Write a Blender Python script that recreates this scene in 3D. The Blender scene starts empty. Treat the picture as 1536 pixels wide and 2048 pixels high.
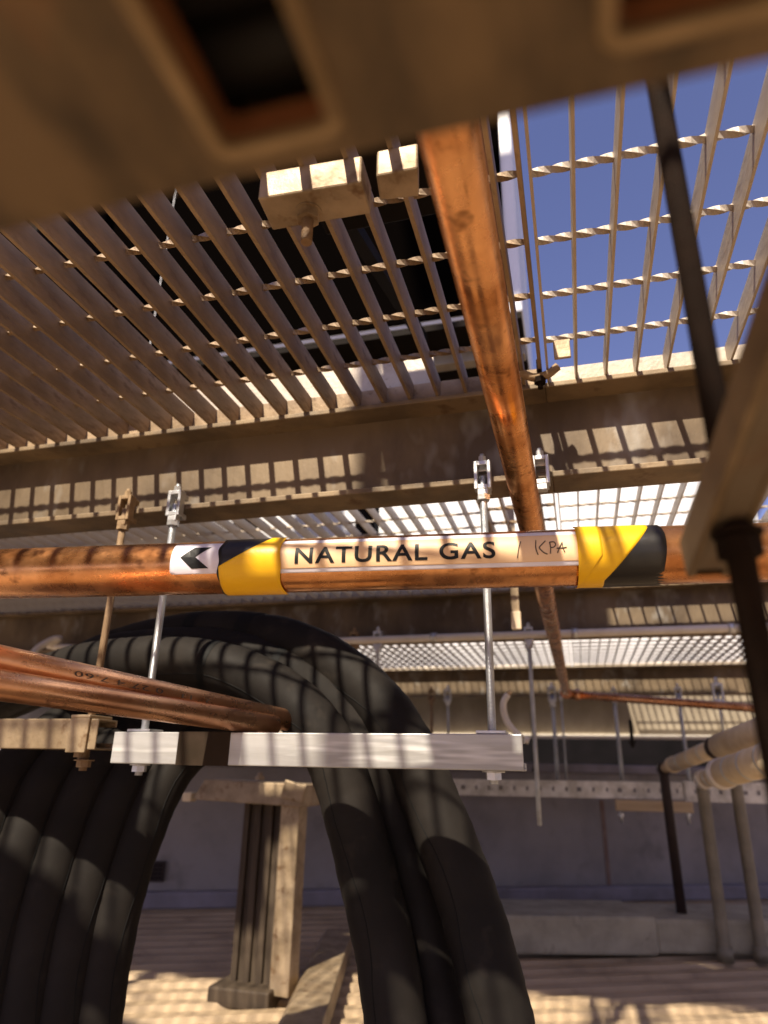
import bpy, bmesh, math, random
from mathutils import Vector as V, Matrix
random.seed(7)
S = bpy.context.scene
C = S.collection

# ------------------------------------------------------------------ camera
F, CX, CY = 1350.0, 768.0, 1024.0          # survey of the view: focal length and centre, in photo pixels
def nrm(v): return V(v).normalized()
Yc = nrm((397, 521, F))
Zc = nrm((70, -(F*F + 397*70)/521, F))
Xc = Yc.cross(Zc)
M = Matrix((Xc, Yc, Zc))                   # camera axes (right, down, forward) -> world
def ray(px, py): return M @ V((px-CX, py-CY, F))
def atY(px, py, y): r = ray(px, py); return r*(y/r.y)
def atZ(px, py, z): r = ray(px, py); return r*(z/r.z)
def atX(px, py, x): r = ray(px, py); return r*(x/r.x)
def dep(px, py, d): return ray(px, py)*(d/F)
cd = bpy.data.cameras.new('camera'); cam = bpy.data.objects.new('camera', cd); C.objects.link(cam)
cam.matrix_world = Matrix((M @ V((1,0,0)), M @ V((0,-1,0)), M @ V((0,0,-1)))).transposed().to_4x4()
cd.sensor_fit = 'HORIZONTAL'; cd.sensor_width = 36; cd.lens = 36*F/1536
cd.clip_start = .01; cd.clip_end = 3000
cd.dof.use_dof = True; cd.dof.focus_distance = .70; cd.dof.aperture_fstop = 6.8
S.camera = cam

# ------------------------------------------------------------------ light
SUN = V((.16, .83, -1)).normalized()       # the way the sunlight travels
w = bpy.data.worlds.new('World'); S.world = w; w.use_nodes = True
nt = w.node_tree; bg = nt.nodes['Background']
sky = nt.nodes.new('ShaderNodeTexSky'); sky.sky_type = 'NISHITA'; sky.sun_disc = False
sky.sun_elevation = math.asin(-SUN.z); sky.sun_rotation = math.atan2(-SUN.x, -SUN.y)
sky.ozone_density = 2.5; sky.dust_density = .6
wb = nt.nodes.new('ShaderNodeMix'); wb.data_type = 'RGBA'; wb.blend_type = 'MULTIPLY'; wb.inputs[0].default_value = 1; wb.inputs[7].default_value = (1.20, .92, 1.12, 1)   # the picture's white balance
nt.links.new(sky.outputs[0], wb.inputs[6]); nt.links.new(wb.outputs[2], bg.inputs[0]); bg.inputs[1].default_value = .078
sd = bpy.data.lights.new('sun', 'SUN'); sd.energy = 5; sd.angle = math.radians(1.1); sd.color = (1, .88, .70)
so = bpy.data.objects.new('sun', sd); C.objects.link(so); so.rotation_euler = SUN.to_track_quat('-Z', 'Y').to_euler()
so.location = (-1, -4, 6)
S.view_settings.view_transform = 'Standard'; S.view_settings.look = 'None'
S.view_settings.exposure = 0.87; S.view_settings.gamma = 1

# ------------------------------------------------------------------ materials
def mat(name, col, col2=None, rough=.5, rough2=None, metal=0, scale=20, stretch=(1,1,1), bump=0, bscale=None,
        spots=None, spot_scale=60, thread=0, contrast=(.35,.65), coat=0, spot_at=(.62,.70), spec=.5):
    m = bpy.data.materials.new(name); m.use_nodes = True
    n, l = m.node_tree.nodes, m.node_tree.links
    b = n['Principled BSDF']; b.inputs['Metallic'].default_value = metal; b.inputs['Coat Weight'].default_value = coat; b.inputs['Specular IOR Level'].default_value = spec
    tc = n.new('ShaderNodeTexCoord'); mp = n.new('ShaderNodeMapping'); mp.inputs['Scale'].default_value = stretch
    l.new(tc.outputs['Object'], mp.inputs[0])
    def noise(sc, det=6, r=.6):
        t = n.new('ShaderNodeTexNoise'); t.inputs['Scale'].default_value = sc; t.inputs['Detail'].default_value = det
        t.inputs['Roughness'].default_value = r; l.new(mp.outputs[0], t.inputs[0]); return t
    def mrange(src, a, c, lo, hi):
        r = n.new('ShaderNodeMapRange'); r.inputs[1].default_value = a; r.inputs[2].default_value = c
        r.inputs[3].default_value = lo; r.inputs[4].default_value = hi; l.new(src, r.inputs[0]); return r.outputs[0]
    t = noise(scale)
    mix = n.new('ShaderNodeMix'); mix.data_type = 'RGBA'
    mix.inputs[6].default_value = (*col, 1); mix.inputs[7].default_value = (*(col2 or col), 1)
    l.new(mrange(t.outputs[0], *contrast, 0, 1), mix.inputs[0]); out = mix.outputs[2]
    if spots:
        s = noise(spot_scale, 3, .7); mx = n.new('ShaderNodeMix'); mx.data_type = 'RGBA'
        l.new(mrange(s.outputs[0], *spot_at, 0, .85), mx.inputs[0]); l.new(out, mx.inputs[6]); mx.inputs[7].default_value = (*spots, 1); out = mx.outputs[2]
    l.new(out, b.inputs['Base Color'])
    l.new(mrange(noise(scale*2.3).outputs[0], .3, .7, rough, rough2 if rough2 is not None else rough), b.inputs['Roughness'])
    if bump or thread:
        bp = n.new('ShaderNodeBump'); bp.inputs['Distance'].default_value = .002
        if thread:
            wv = n.new('ShaderNodeTexWave'); wv.bands_direction = 'Z'; wv.inputs['Scale'].default_value = 210; wv.inputs['Distortion'].default_value = .0
            l.new(tc.outputs['Object'], wv.inputs[0]); l.new(wv.outputs['Fac'], bp.inputs['Height']); bp.inputs['Strength'].default_value = thread; bp.inputs['Distance'].default_value = .0012
        else:
            l.new(noise(bscale or scale*4).outputs[0], bp.inputs['Height']); bp.inputs['Strength'].default_value = bump
        l.new(bp.outputs[0], b.inputs['Normal'])
    return m
m_galv = mat('dusty galvanised steel', (.25,.18,.105), (.13,.095,.06), .5, .7, .25, 9, contrast=(.38,.60), bump=.3, bscale=120, spots=(.11,.055,.025), spot_scale=22, spot_at=(.57,.72))
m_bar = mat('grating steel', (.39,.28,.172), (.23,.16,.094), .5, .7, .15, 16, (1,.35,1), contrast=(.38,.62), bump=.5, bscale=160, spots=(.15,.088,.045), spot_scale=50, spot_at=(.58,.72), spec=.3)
m_pale_bar = mat('pale sunlit grating steel', (.50,.43,.34), (.40,.33,.25), .42, .6, .15, 22, (1,.35,1), bump=.35, bscale=160, spots=(.30,.23,.16), spot_scale=70)  # paler base also carries the sunlit look of these bars
m_web = mat('stained galvanised beam', (.20,.145,.088), (.095,.066,.040), .45, .7, .3, 6, (1,1,.5), contrast=(.38,.60), bump=.3, bscale=90, spots=(.30,.28,.25), spot_scale=13, spot_at=(.55,.75))
m_zinc = mat('bright zinc', (.70,.71,.72), (.56,.57,.58), .3, .48, .75, 30, bump=.2, bscale=200)
m_zrod = mat('zinc threaded rod', (.60,.63,.66), (.45,.47,.50), .28, .42, .8, 30, thread=.5)
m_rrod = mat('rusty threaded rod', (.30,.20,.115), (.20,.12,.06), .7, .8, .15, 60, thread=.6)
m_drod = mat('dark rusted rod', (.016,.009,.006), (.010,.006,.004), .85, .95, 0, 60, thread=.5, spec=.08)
m_rust = mat('rusty cast steel', (.33,.23,.13), (.22,.14,.075), .7, .8, .2, 60, bump=.4, bscale=200)
m_arm = mat('dull tan channel', (.21,.145,.08), (.12,.08,.042), .55, .7, .2, 14, contrast=(.4,.6), bump=.3)
m_fas = mat('grey brown fascia sheet', (.34,.29,.22), (.22,.18,.13), .5, .7, .1, 5, (1,1,.5), contrast=(.38,.62), bump=.2)
m_dull = mat('dull zinc rail', (.62,.59,.54), (.40,.37,.32), .25, .45, .55, 16, contrast=(.38,.62), bump=.4, bscale=50)
m_strut = mat('brushed silver channel', (.54,.54,.53), (.36,.355,.34), .30, .55, .45, 22, (.10,1,1), contrast=(.38,.62), bump=.25, bscale=90, spots=(.72,.72,.71), spot_scale=40, spot_at=(.54,.66))
m_old = mat('tan weathered channel', (.39,.295,.19), (.24,.175,.105), .45, .6, .35, 14, contrast=(.40,.60), bump=.4, bscale=120, spots=(.15,.08,.035), spot_scale=34, spot_at=(.57,.70))
m_cop = mat('brown copper', (.80,.40,.17), (.48,.20,.07), .17, .40, .93, 20, (.7,.7,1), contrast=(.38,.60), bump=.16, bscale=26, spots=(.15,.055,.022), spot_scale=44, spot_at=(.57,.70))
m_cop2 = mat('bright copper', (.92,.50,.28), (.68,.31,.15), .22, .36, .92, 20, (1,.5,1), contrast=(.38,.60), bump=.08, bscale=40, spots=(.30,.11,.045), spot_scale=70, spot_at=(.60,.74))
m_foam = mat('black foam insulation', (.020,.0165,.014), (.011,.0095,.0085), .6, .8, 0, 7, contrast=(.35,.65), bump=.25, bscale=45, spots=(.036,.029,.023), spot_scale=18, spot_at=(.58,.80), spec=.14)
m_tape = mat('black joint tape', (.006,.006,.006), None, .6, .7, 0, 40, spec=.15)
m_tray = mat('rusted zinc tray', (.155,.10,.05), (.055,.036,.019), .5, .7, .2, 24, (1,.35,1), contrast=(.42,.58), bump=.3, bscale=90, spots=(.24,.09,.028), spot_scale=20, spot_at=(.57,.70))
m_edge = mat('lit rim steel', (.30,.20,.10), (.20,.13,.06), .5, .6, .2, 60)  # lighter than the tray: the lit look of the rolled rims is coloured in
m_rustin = mat('orange rust', (.20,.065,.016), (.11,.035,.010), .7, .8, 0, 60)
m_cable = mat('black cable', (.012,.010,.009), None, .5, .6, 0, 30, spec=0.15)
m_white = mat('white sheet casing', (.74,.75,.78), (.68,.69,.72), .4, .5, 0, 5)
m_under = mat('shaded casing underside', (.012,.008,.006), (.008,.006,.004), .7, .8, 0, 6, spec=0.08)  # near-black base puts the underside's shade into the colour
m_deep_shade = mat('deep shade black', (.0016,.0012,.001), None, .9, .9, 0, 6, spec=.0)  # deep shade put into the base colour, stays black in sun
m_rail = mat('grey base rail', (.36,.31,.24), (.28,.23,.17), .5, .6, .2, 20)
m_roof = mat('tan roof sheeting', (.45,.335,.215), (.34,.25,.155), .45, .6, 0, 3, contrast=(.36,.62), bump=.2, bscale=60, spots=(.25,.18,.115), spot_scale=6, spot_at=(.56,.72), spec=.3)
m_wall = mat('painted parapet render', (.275,.253,.25), (.20,.184,.183), .7, .85, 0, 2.5, contrast=(.38,.62), bump=.4, bscale=50, spots=(.13,.118,.115), spot_scale=3.5, spot_at=(.54,.72), spec=.2)
m_cope = mat('parapet coping', (.25,.23,.265), (.18,.165,.18), .6, .7, 0, 6, bump=.2, spec=.2)
m_stain = mat('rust stain', (.16,.10,.08), (.22,.15,.12), .8, .9, 0, 20)
m_conc = mat('grey green concrete', (.37,.335,.25), (.26,.235,.175), .8, .9, 0, 8, contrast=(.38,.62), bump=.4, bscale=80, spots=(.16,.145,.11), spot_scale=12, spot_at=(.58,.72))
m_lag = mat('cream pipe lagging', (.74,.62,.45), (.62,.49,.32), .6, .75, 0, 20, bump=.4, bscale=60)
m_grey = mat('grey painted pipe', (.22,.19,.135), (.15,.13,.09), .5, .65, .1, 12, contrast=(.38,.6), bump=.2, bscale=80)
m_dpipe = mat('dark brown pipe', (.035,.022,.020), (.025,.016,.014), .5, .6, 0, 20, spec=0.25)
m_cond = mat('white plastic conduit', (.78,.73,.66), (.68,.62,.54), .4, .5, 0, 20)
m_timb = mat('tan timber block', (.58,.43,.26), (.46,.33,.19), .7, .8, 0, 14, (.2,1,3), bump=.3)
m_rib = mat('shaded ribbed post', (.085,.062,.042), (.05,.036,.025), .6, .75, .1, 14, (3,3,.4), spec=0.25)
m_yel = mat('yellow tape', (.90,.53,.012), (.80,.43,.01), .30, .42, 0, 14, bump=.25, bscale=30, spots=(.55,.30,.02), spot_scale=40, spot_at=(.66,.80), spec=.35)
m_blk = mat('black tape', (.012,.011,.010), (.022,.019,.016), .30, .42, 0, 14, bump=.3, bscale=25, spec=.35)
m_lab = mat('lavender white label film', (.78,.74,.82), (.68,.64,.70), .36, .46, 0, 10, bump=.10, bscale=40, spec=.3)
m_peach = mat('peach label film', (.86,.60,.36), (.76,.50,.28), .36, .46, 0, 10, bump=.10, bscale=40, spec=.3)
m_ink = mat('black label print', (.012,.012,.012), None, .42, .5, 0, 30, spec=.2)
m_pen = mat('marker pen ink', (.05,.03,.02), None, .4, .5, 0, 30)
m_brown_band = mat('dark brown band', (.038,.025,.017), (.028,.019,.012), .7, .8, 0, 30, spec=.1)
m_pale = mat('pale building render', (.80,.78,.74), (.72,.70,.66), .7, .8, 0, 1)
m_dark = mat('dark cladding', (.004,.0035,.0035), (.007,.0055,.006), .7, .8, 0, 2, spec=0.05)
m_glass = mat('window glass', (.05,.06,.08), None, .08, .1, 0, 2)
m_soil = mat('street ground', (.10,.09,.08), (.07,.065,.06), .9, .9, 0, .3)

# ------------------------------------------------------------------ mesh helpers
ORG = {}
class MB:
    def __init__(s): s.bm = bmesh.new()
    def quad(s, vs, sm=False):
        try: f = s.bm.faces.new(vs); f.smooth = sm
        except ValueError: pass
    def hexa(s, p):                        # 8 corners: bottom ring, top ring
        v = [s.bm.verts.new(q) for q in p]
        for f in ((3,2,1,0),(4,5,6,7),(0,1,5,4),(1,2,6,5),(2,3,7,6),(3,0,4,7)): s.quad([v[i] for i in f])
        return s
    def box(s, c, d, R=None):
        c = V(c); hx, hy, hz = d[0]/2, d[1]/2, d[2]/2
        p = [V(q) for q in ((-hx,-hy,-hz),(hx,-hy,-hz),(hx,hy,-hz),(-hx,hy,-hz),(-hx,-hy,hz),(hx,-hy,hz),(hx,hy,hz),(-hx,hy,hz))]
        return s.hexa([c + (R @ q if R else q) for q in p])
    def span(s, x0, x1, y0, y1, z0, z1): return s.box(((x0+x1)/2,(y0+y1)/2,(z0+z1)/2), (x1-x0,y1-y0,z1-z0))
    def prism(s, prof, p, q, up=(0,0,1), sm=False):      # closed 2D outline (side, up) swept from p to q
        p, q = V(p), V(q); a = (q-p).normalized(); u = V(up); sd = a.cross(u).normalized(); u = sd.cross(a)
        A = [s.bm.verts.new(p + sd*x + u*y) for x, y in prof]; B = [s.bm.verts.new(q + sd*x + u*y) for x, y in prof]
        n = len(prof)
        for i in range(n): s.quad([A[i], A[(i+1)%n], B[(i+1)%n], B[i]], sm)
        s.quad(A[::-1]); s.quad(B); return s
    def tube(s, path, r, n=16, caps=True):
        path = [V(p) for p in path]; rings = []; u = None
        for i, p in enumerate(path):
            a = (path[min(i+1, len(path)-1)] - path[max(i-1, 0)]).normalized()
            if u is None: u = a.orthogonal().normalized()
            u = (u - a*u.dot(a)).normalized(); v = a.cross(u); rr = r[i] if isinstance(r, (list, tuple)) else r
            rings.append([s.bm.verts.new(p + (u*math.cos(t) + v*math.sin(t))*rr) for t in (2*math.pi*k/n for k in range(n))])
        for A, B in zip(rings, rings[1:]):
            for k in range(n): s.quad([A[k], A[(k+1)%n], B[(k+1)%n], B[k]], True)
        if caps: s.quad(rings[0][::-1]); s.quad(rings[-1])
        return s
    def cyl(s, p, q, r, n=16): return s.tube([p, q], r, n)
    def hexn(s, c, r, h, ax=(0,0,1)):      # hexagon nut
        c = V(c); a = V(ax).normalized(); s.tube([c - a*h/2, c + a*h/2], r, 6)
        for f in s.bm.faces[-8:] if hasattr(s.bm.faces, 'ensure_lookup_table') and not s.bm.faces.ensure_lookup_table() else []: f.smooth = False
        return s
    def build(s, name, m, parent=None, bevel=0, at=None):
        o0 = V(at) if at is not None else (ORG[parent] if parent else V((0,0,0)))
        s.bm.normal_update(); bmesh.ops.recalc_face_normals(s.bm, faces=s.bm.faces)
        me = bpy.data.meshes.new(name)
        for v in s.bm.verts: v.co -= o0
        s.bm.to_mesh(me); s.bm.free(); me.materials.append(m)
        o = bpy.data.objects.new(name, me); C.objects.link(o)
        if parent: o.parent = parent
        else: o.location = o0
        ORG[o] = o0
        if bevel:
            b = o.modifiers.new('edge', 'BEVEL'); b.width = bevel; b.segments = 2; b.limit_method = 'ANGLE'
        return o
def tag(o, label, cat, group=None):
    o['label'] = label; o['category'] = cat
    if group: o['group'] = group
    return o
def thing(name, label, cat, loc, group=None):
    o = bpy.data.objects.new(name, None); o.empty_display_size = .02; C.objects.link(o); o.location = loc; ORG[o] = V(loc)
    return tag(o, label, cat, group)
def struct(o): o['kind'] = 'structure'; return o
def spline(pts, n=10):                     # Catmull-Rom through points
    pts = [V(p) for p in pts]; P = [pts[0]*2-pts[1]] + pts + [pts[-1]*2-pts[-2]]; out = []
    for i in range(1, len(P)-2):
        a, b, c, d = P[i-1:i+3]
        for k in range(n):
            t = k/n; out.append(.5*((2*b) + (c-a)*t + (2*a-5*b+4*c-d)*t*t + (3*b-a-3*c+d)*t**3))
    return out + [pts[-1]]

# ------------------------------------------------------------------ setting: roof, ground, parapet, far buildings
ZF = -.62
RA = math.radians(26.6); RD = V((math.cos(RA), math.sin(RA), 0)); RN = V((-RD.y, RD.x, 0))   # roof axes: along the parapet, towards it
W0 = atZ(900, 1805, ZF)                    # a point on the foot of the parapet
b = MB(); N = 150; pit = .105; prev = None
prof = []
for i in range(-95, 1):
    for t, h in ((0,0),(.40,0),(.52,.013),(.88,.013)): prof.append(((i+t)*pit, h))
for d, h in prof:
    p = W0 + RN*d; A = [b.bm.verts.new((p.x + RD.x*k, p.y + RD.y*k, ZF + h - .013)) for k in (-7, 7)]
    if prev: b.quad([prev[0], prev[1], A[1], A[0]])
    prev = A
struct(b.build('roof_floor', m_roof))
b = MB(); b.span(-400, 400, -400, 400, -4.6, -4.5); struct(b.build('ground', m_soil))

pw = thing('parapet_wall', 'lavender grey rendered parapet wall in shade behind the hoses', 'wall', W0)
R26 = Matrix.Rotation(RA, 3, 'Z')
ztop = atY(1100, 1545, (W0 + RD*.9).y).z
b = MB(); b.box(W0 + RN*.10 + V((0,0,(ztop+ZF-.35)/2 - ZF)), (14, .20, ztop - ZF + .35), R26); b.build('wall', m_wall, pw, .004)
b = MB(); b.box(W0 + RN*.10 + V((0,0,ztop+.0235-ZF)), (14, .26, .045), R26); b.build('coping', m_cope, pw, .006)
b = MB(); b.box(W0 - RN*.035 + V((0,0,.035)), (14, .06, .07), R26); b.build('upstand_skirting', m_cope, pw, .01)
def on_wall(px, py, off=0):
    r = ray(px, py); t = (W0 - RN*off).dot(RN)/r.dot(RN); return r*t
b = MB(); p = on_wall(1206, 1600, .002); q = on_wall(1218, 1795, .002)
b.box(((p.x+q.x)/2, (p.y+q.y)/2, (p.z+q.z)/2), (.022, .004, p.z-q.z), R26); b.build('joint_strip', m_stain, pw)
for (x0, y0, x1, y1, lab) in ((298,1722,328,1763,'small dark square vent low on the shaded parapet, left of the tan post'), (606,1778,627,1812,'small dark box on the parapet just right of the tan post')):
    p, q = on_wall(x0, y0, .012), on_wall(x1, y1, .012); c = (p+q)/2; wd = (V((q.x-p.x, q.y-p.y, 0))).length; h = abs(p.z-q.z)
    t = thing('wall_vent', lab, 'vent', c, 'dark vents on the parapet')
    b = MB(); b.box(c, (wd, .022, h), R26); b.build('cover', m_dpipe, t, .003)
    for k in range(4): MB().box(c - RN*.013 + V((0,0,(k-1.5)*h*.2)), (wd*.7, .006, h*.06), R26).build('louvre_blade', m_dark, t)

nb = thing('neighbour_building', 'pale rendered building far behind the parapet, bright in sun', 'building', (0, 16, -4.5))
b = MB(); b.span(-14, 14, 16, 26, .9, 4.6); b.build('wall', m_pale, nb)
b = MB(); b.span(-14.2, 14.2, 15.8, 26.2, 4.6, 4.85); b.build('roof', m_cope, nb)
b = MB(); b.span(-14.1, 14.1, 15.9, 26.1, -4.5, .9); b.build('lower_cladding', m_dark, nb)
for k in range(9):
    x = -12 + 3*k
    b = MB(); b.span(x-.6, x+.6, 15.95, 16.02, 3.2, 4.2); wn = b.build('window', m_cope, nb)
    b = MB(); b.span(x-.52, x+.52, 15.93, 15.96, 3.27, 4.13); b.build('pane', m_glass, wn)

# ------------------------------------------------------------------ deck: beams and gratings
H = .50                                     # underside of the gratings
ZL = .358                                   # underside of the beams
Y1, Y2, Y3, Y4 = .83, 1.97, 3.60, 4.25
XS = -.008                                  # joint between the left and right half of the deck
def channel_beam(y, x0, x1, label):
    t = thing('channel_beam', label, 'beam', ((x0+x1)/2, y, ZL), 'steel channel beams under the grating')
    b = MB(); b.span(x0, x1, y+.042, y+.050, ZL+.0085, H-.0085); b.build('web', m_web, t)
    b = MB(); b.span(x0, x1, y, y+.060, ZL, ZL+.0085); b.build('bottom_flange', m_galv, t, .0015)
    b = MB(); b.span(x0, x1, y, y+.060, H-.0085, H-.0006); b.build('top_flange', m_galv, t, .0015)
    return t
channel_beam(Y1, -3, XS, 'brown steel channel beam at the end of the near left grating')
channel_beam(Y1, XS+.00005, 3, 'brown steel channel beam under the grating with blue sky behind')
channel_beam(Y2, -4, 4, 'second dark steel channel beam back, above the row of pale conduit')
channel_beam(Y3, -5, 5, 'farthest steel channel beam with small hanger clamps on its lip')

def grating(x0, x1, y0, y1, label, step=.0055, first=None, pitch=.0385, rod0=None, hb=.030, m=None, th=.0030, rr=.0044):
    m = m or m_bar
    t = thing('walkway_grating', label, 'grating', ((x0+x1)/2, (y0+y1)/2, H), 'open steel grating panels of the walkway')
    xs = [x0 + th/2]; x = first if first is not None else x0 + pitch
    while x < x1 - .012:
        if x > x0 + .004: xs.append(x)
        x += pitch
    xs.append(x1 - th/2)
    src = MB().span(xs[0]-th/2, xs[0]+th/2, y0+.005, y1-.005, H, H+hb).build('bearing_bar', m, t); src.location.x = 0
    for x in xs[1:]:
        o = src.copy(); C.objects.link(o); o.parent = t; o.location.x = x - xs[0]
    b = MB(); ya = rod0 if rod0 is not None else y0 + .05; n = int((x1-x0-.006)/step); prev = None
    for k in range(n+1):
        x = x0 + .003 + (x1-x0-.006)*k/n; a = (x - x0)/.042*math.pi; r = rr
        ring = [b.bm.verts.new((x, ya + r*math.cos(a+j*math.pi/2), H+hb-.0055 + r*math.sin(a+j*math.pi/2))) for j in range(4)]
        if prev:
            for j in range(4): b.quad([prev[j], prev[(j+1)%4], ring[(j+1)%4], ring[j]])
        prev = ring
    src = b.build('twisted_cross_rod', m, t); yy = ya + .0905
    while yy < y1 - .03:
        o = src.copy(); C.objects.link(o); o.parent = t; o.location.y = yy - ya; yy += .0905
    MB().span(x0, x1, y0, y0+.0045, H+.0004, H+hb+.0004).build('end_band', m, t)
    MB().span(x0, x1, y1-.0045, y1, H+.0004, H+hb+.0004).build('end_band', m, t)
    return t
R0 = atZ(1150, 705, H).y - 8*.0905
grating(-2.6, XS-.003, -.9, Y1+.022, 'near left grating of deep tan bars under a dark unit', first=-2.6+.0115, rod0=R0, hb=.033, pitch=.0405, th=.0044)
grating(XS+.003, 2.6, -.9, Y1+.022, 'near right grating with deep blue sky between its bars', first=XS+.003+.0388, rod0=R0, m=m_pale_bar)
grating(-3.2, -.16, Y1+.030, Y2+.022, 'grating left of centre behind the threaded rods, bright gaps', .012, hb=.024, m=m_pale_bar, th=.0024, rr=.0032)
grating(XS+.003, 3.2, Y1+.030, Y2+.022, 'grating of pale square openings above the black and yellow tape', .012, hb=.024, m=m_pale_bar, th=.0024, rr=.0032)
grating(-.155, XS-.003, Y1+.030, Y2+.022, 'narrow dim infill grating beside the long copper pipe', .012)
grating(-3.7, XS-.003, Y2+.030, Y3+.022, 'far left grating, a thin bright strip behind the silver rod', .02, hb=.013, m=m_pale_bar)
grating(.28, 3.8, Y3+.40, Y4-.002, 'narrow grating strip along the fascia at the far right', .02, rod0=Y3+.44)
grating(XS+.003, 3.7, Y2+.030, Y3+.022, 'far right grating, a thin pale strip above the small copper run', .02, hb=.013, m=m_pale_bar)
t = thing('wall_shade_plate', 'hidden steel plate added at the far edge of the deck to shade the wall', 'plate', (0, 3.85, H))  # added out of view to keep sun off the parapet wall
b = MB(); b.span(-4, 4, Y3+.03, 3.94, H, H+.006); b.build('plate', m_galv, t)
b = MB(); b.span(-4, .26, 4.012, Y4-.001, H, H+.006); b.build('plate', m_galv, t)
for k in range(3): MB().span(-4, 4, 3.68+k*.13, 3.69+k*.13, H-.02, H-.0003).build('stiffener', m_galv, t)
t = thing('edge_fascia', 'deep brown edge fascia at the far end of the deck with a bright lower lip', 'fascia', (0, Y4, .2))
zb = atY(1165, 1478, Y4).z
b = MB(); b.span(-5, 5, Y4, Y4+.008, zb, H+.03); b.build('face_plate', m_fas, t)
b = MB(); b.span(-5, 5, Y4-.05, Y4-.001, zb, zb+.022); b.build('lower_lip', m_cond, t, .003)

t = thing('hose_shade_plate', 'unseen steel plate added on the near grating to shade the hoses', 'plate', (-.8, 0, H+.03))  # added out of view to keep sun off the lower hoses
b = MB(); b.span(-.38, -.05, -.7, .235, H+.031, H+.036); b.build('plate', m_galv, t)
b = MB(); b.span(-2.2, -.80, -.7, .33, H+.031, H+.036); b.build('plate', m_galv, t)
b = MB(); b.span(-2.2, -.74, .42, .55, H+.031, H+.036); b.build('plate', m_galv, t)
for x in (-2.0, -.25):
    b = MB(); b.tube([(x, .15, H+.036), (x, .15, H+.06), (x+.08, .15, H+.06), (x+.08, .15, H+.036)], .005, 8); b.build('lift_handle', m_galv, t)

# clip and tab at the joint of the near gratings
p0, p1 = atZ(1103, 680, H+.002), atZ(1143, 724, H-.0)
t = thing('kick_plate', 'sunlit upright kick plate closing the end of the near left grating', 'kick plate', (-1.3, Y1+.026, H))
MB().span(-2.6, XS-.16, Y1+.0235, Y1+.0285, H+.001, H+.085).build('plate', m_pale_bar, t, .001)
for x in (-2.2, -1.4, -.7): MB().span(x, x+.04, Y1+.0005, Y1+.0230, H+.0345, H+.038).build('fixing_lug', m_pale_bar, t)
t = thing('grating_clip', 'small square steel tab hooked under the right grating against the sky', 'clip', p0)
b = MB(); c = atY(1124, 700, .70); b.box(c, (.019, .004, .023)); b.build('tab', m_old, t, .001)
b = MB(); b.box(c + V((0,.006,.012)), (.019, .014, .003)); b.build('hook', m_old, t)
t = thing('saddle_clip', 'dark bent saddle clip holding the corner of the right grating', 'clip', atZ(1080, 750, H-.01))
c = atZ(1085, 745, H-.004)
b = MB(); b.tube(spline([c+V((-.028,.0,.004)), c+V((-.012,0,-.006)), c+V((.006,0,-.004)), c+V((.02,0,.006))], 5), .006, 8); b.build('saddle', m_rust, t)
b = MB(); b.hexn(c+V((-.004,0,-.012)), .008, .008); b.cyl(c+V((-.004,0,-.024)), c+V((-.004,0,.02)), .0035, 10); b.build('bolt', m_drod, t)

# blocks under the near left grating
def block(pts, z, h, label, bolt):
    q = [atZ(x, y, z) for x, y in pts]; t = thing('support_block', label, 'bracket', sum(q, V())/4, 'blocks bolted under the near left grating')
    b = MB(); b.hexa(q + [V((p.x, p.y, z+h)) for p in q]); b.build('body', m_old, t, .002)
    if bolt:
        c = atZ(*bolt, z)
        b = MB(); b.cyl(c + V((0,0,-.034)), c, .0052, 12); bo = b.build('bolt', m_rrod, t)
        b = MB(); b.cyl(c+V((0,0,-.0012)), c+V((0,0,0)), .0125, 20); b.hexn(c + V((0,0,-.0052)), .0105, .008); b.build('nut', m_old, bo)
block(((515,398),(722,364),(742,428),(545,462)), .468, .031, 'tan bolted block under the left grating with sunlit front face', (617,425))
block(((752,352),(836,336),(838,394),(760,402)), .470, .029, 'plain tan block beside the long copper pipe, near the tray', None)

# ------------------------------------------------------------------ roof units above the deck
ux = -.045; UY0, UY1, UZ = 1.20, 1.62, .90
def roof_unit(x0, x1, label, mc=None, UY0=UY0):
    t = thing('roof_unit', label, 'roof unit', ((x0+x1)/2, 1.3, .53))
    b = MB(); b.span(x0, x1, UY0, UY1, UZ, 1.60); b.build('casing', mc or m_white, t, .006)
    b = MB(); b.span(x0+.01, x1-.03, UY0-.006, UY0-.0006, UZ+.01, 1.55); b.build('black_front', m_deep_shade, t)  # front coloured black so it reads as shade even in sun
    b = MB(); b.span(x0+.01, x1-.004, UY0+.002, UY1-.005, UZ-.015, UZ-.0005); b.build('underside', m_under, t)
    for yy in (UY0+.08, UY1-.12):
        b = MB(); b.span(x0, x1-.004, yy, yy+.030, UZ-.052, UZ-.0155); b.build('base_rail', m_rail, t, .002)
        for x in (x0+.12, x1-.45):
            b = MB(); b.span(x, x+.05, yy-.005, yy+.035, H+.031, UZ-.0525); b.build('foot', m_under, t)
    return t
roof_unit(-2.8, -1.16, 'casing coloured near black like shade, far to the left above the grating', m_under, 1.0)  # near-black casing colour keeps the gap beside it dark
t = roof_unit(-.95, ux, 'dark-bottomed white casing over the left grating, ending beside the long copper pipe')
b = MB(); b.span(-1.158, -.952, UY0, UY0+.05, UZ-.015, UZ+.012); b.build('lower_gap_screen', m_under, t)  # dark pieces added to block the sky in the gap between units
b = MB(); b.span(-1.158, -.952, UY0, UY0+.012, 1.18, 2.2); b.build('front_gap_screen', m_deep_shade, t)
b = MB(); b.span(-1.158, -.952, UY1-.012, UY1, UZ, 2.7); b.build('rear_gap_screen', m_deep_shade, t)
b = MB(); b.span(-.29, -.075, .55, .70, .70, .75); b.build('shade_slab', m_under, t, .004)  # slab added out of view to cast shade on the near beam web
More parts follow.
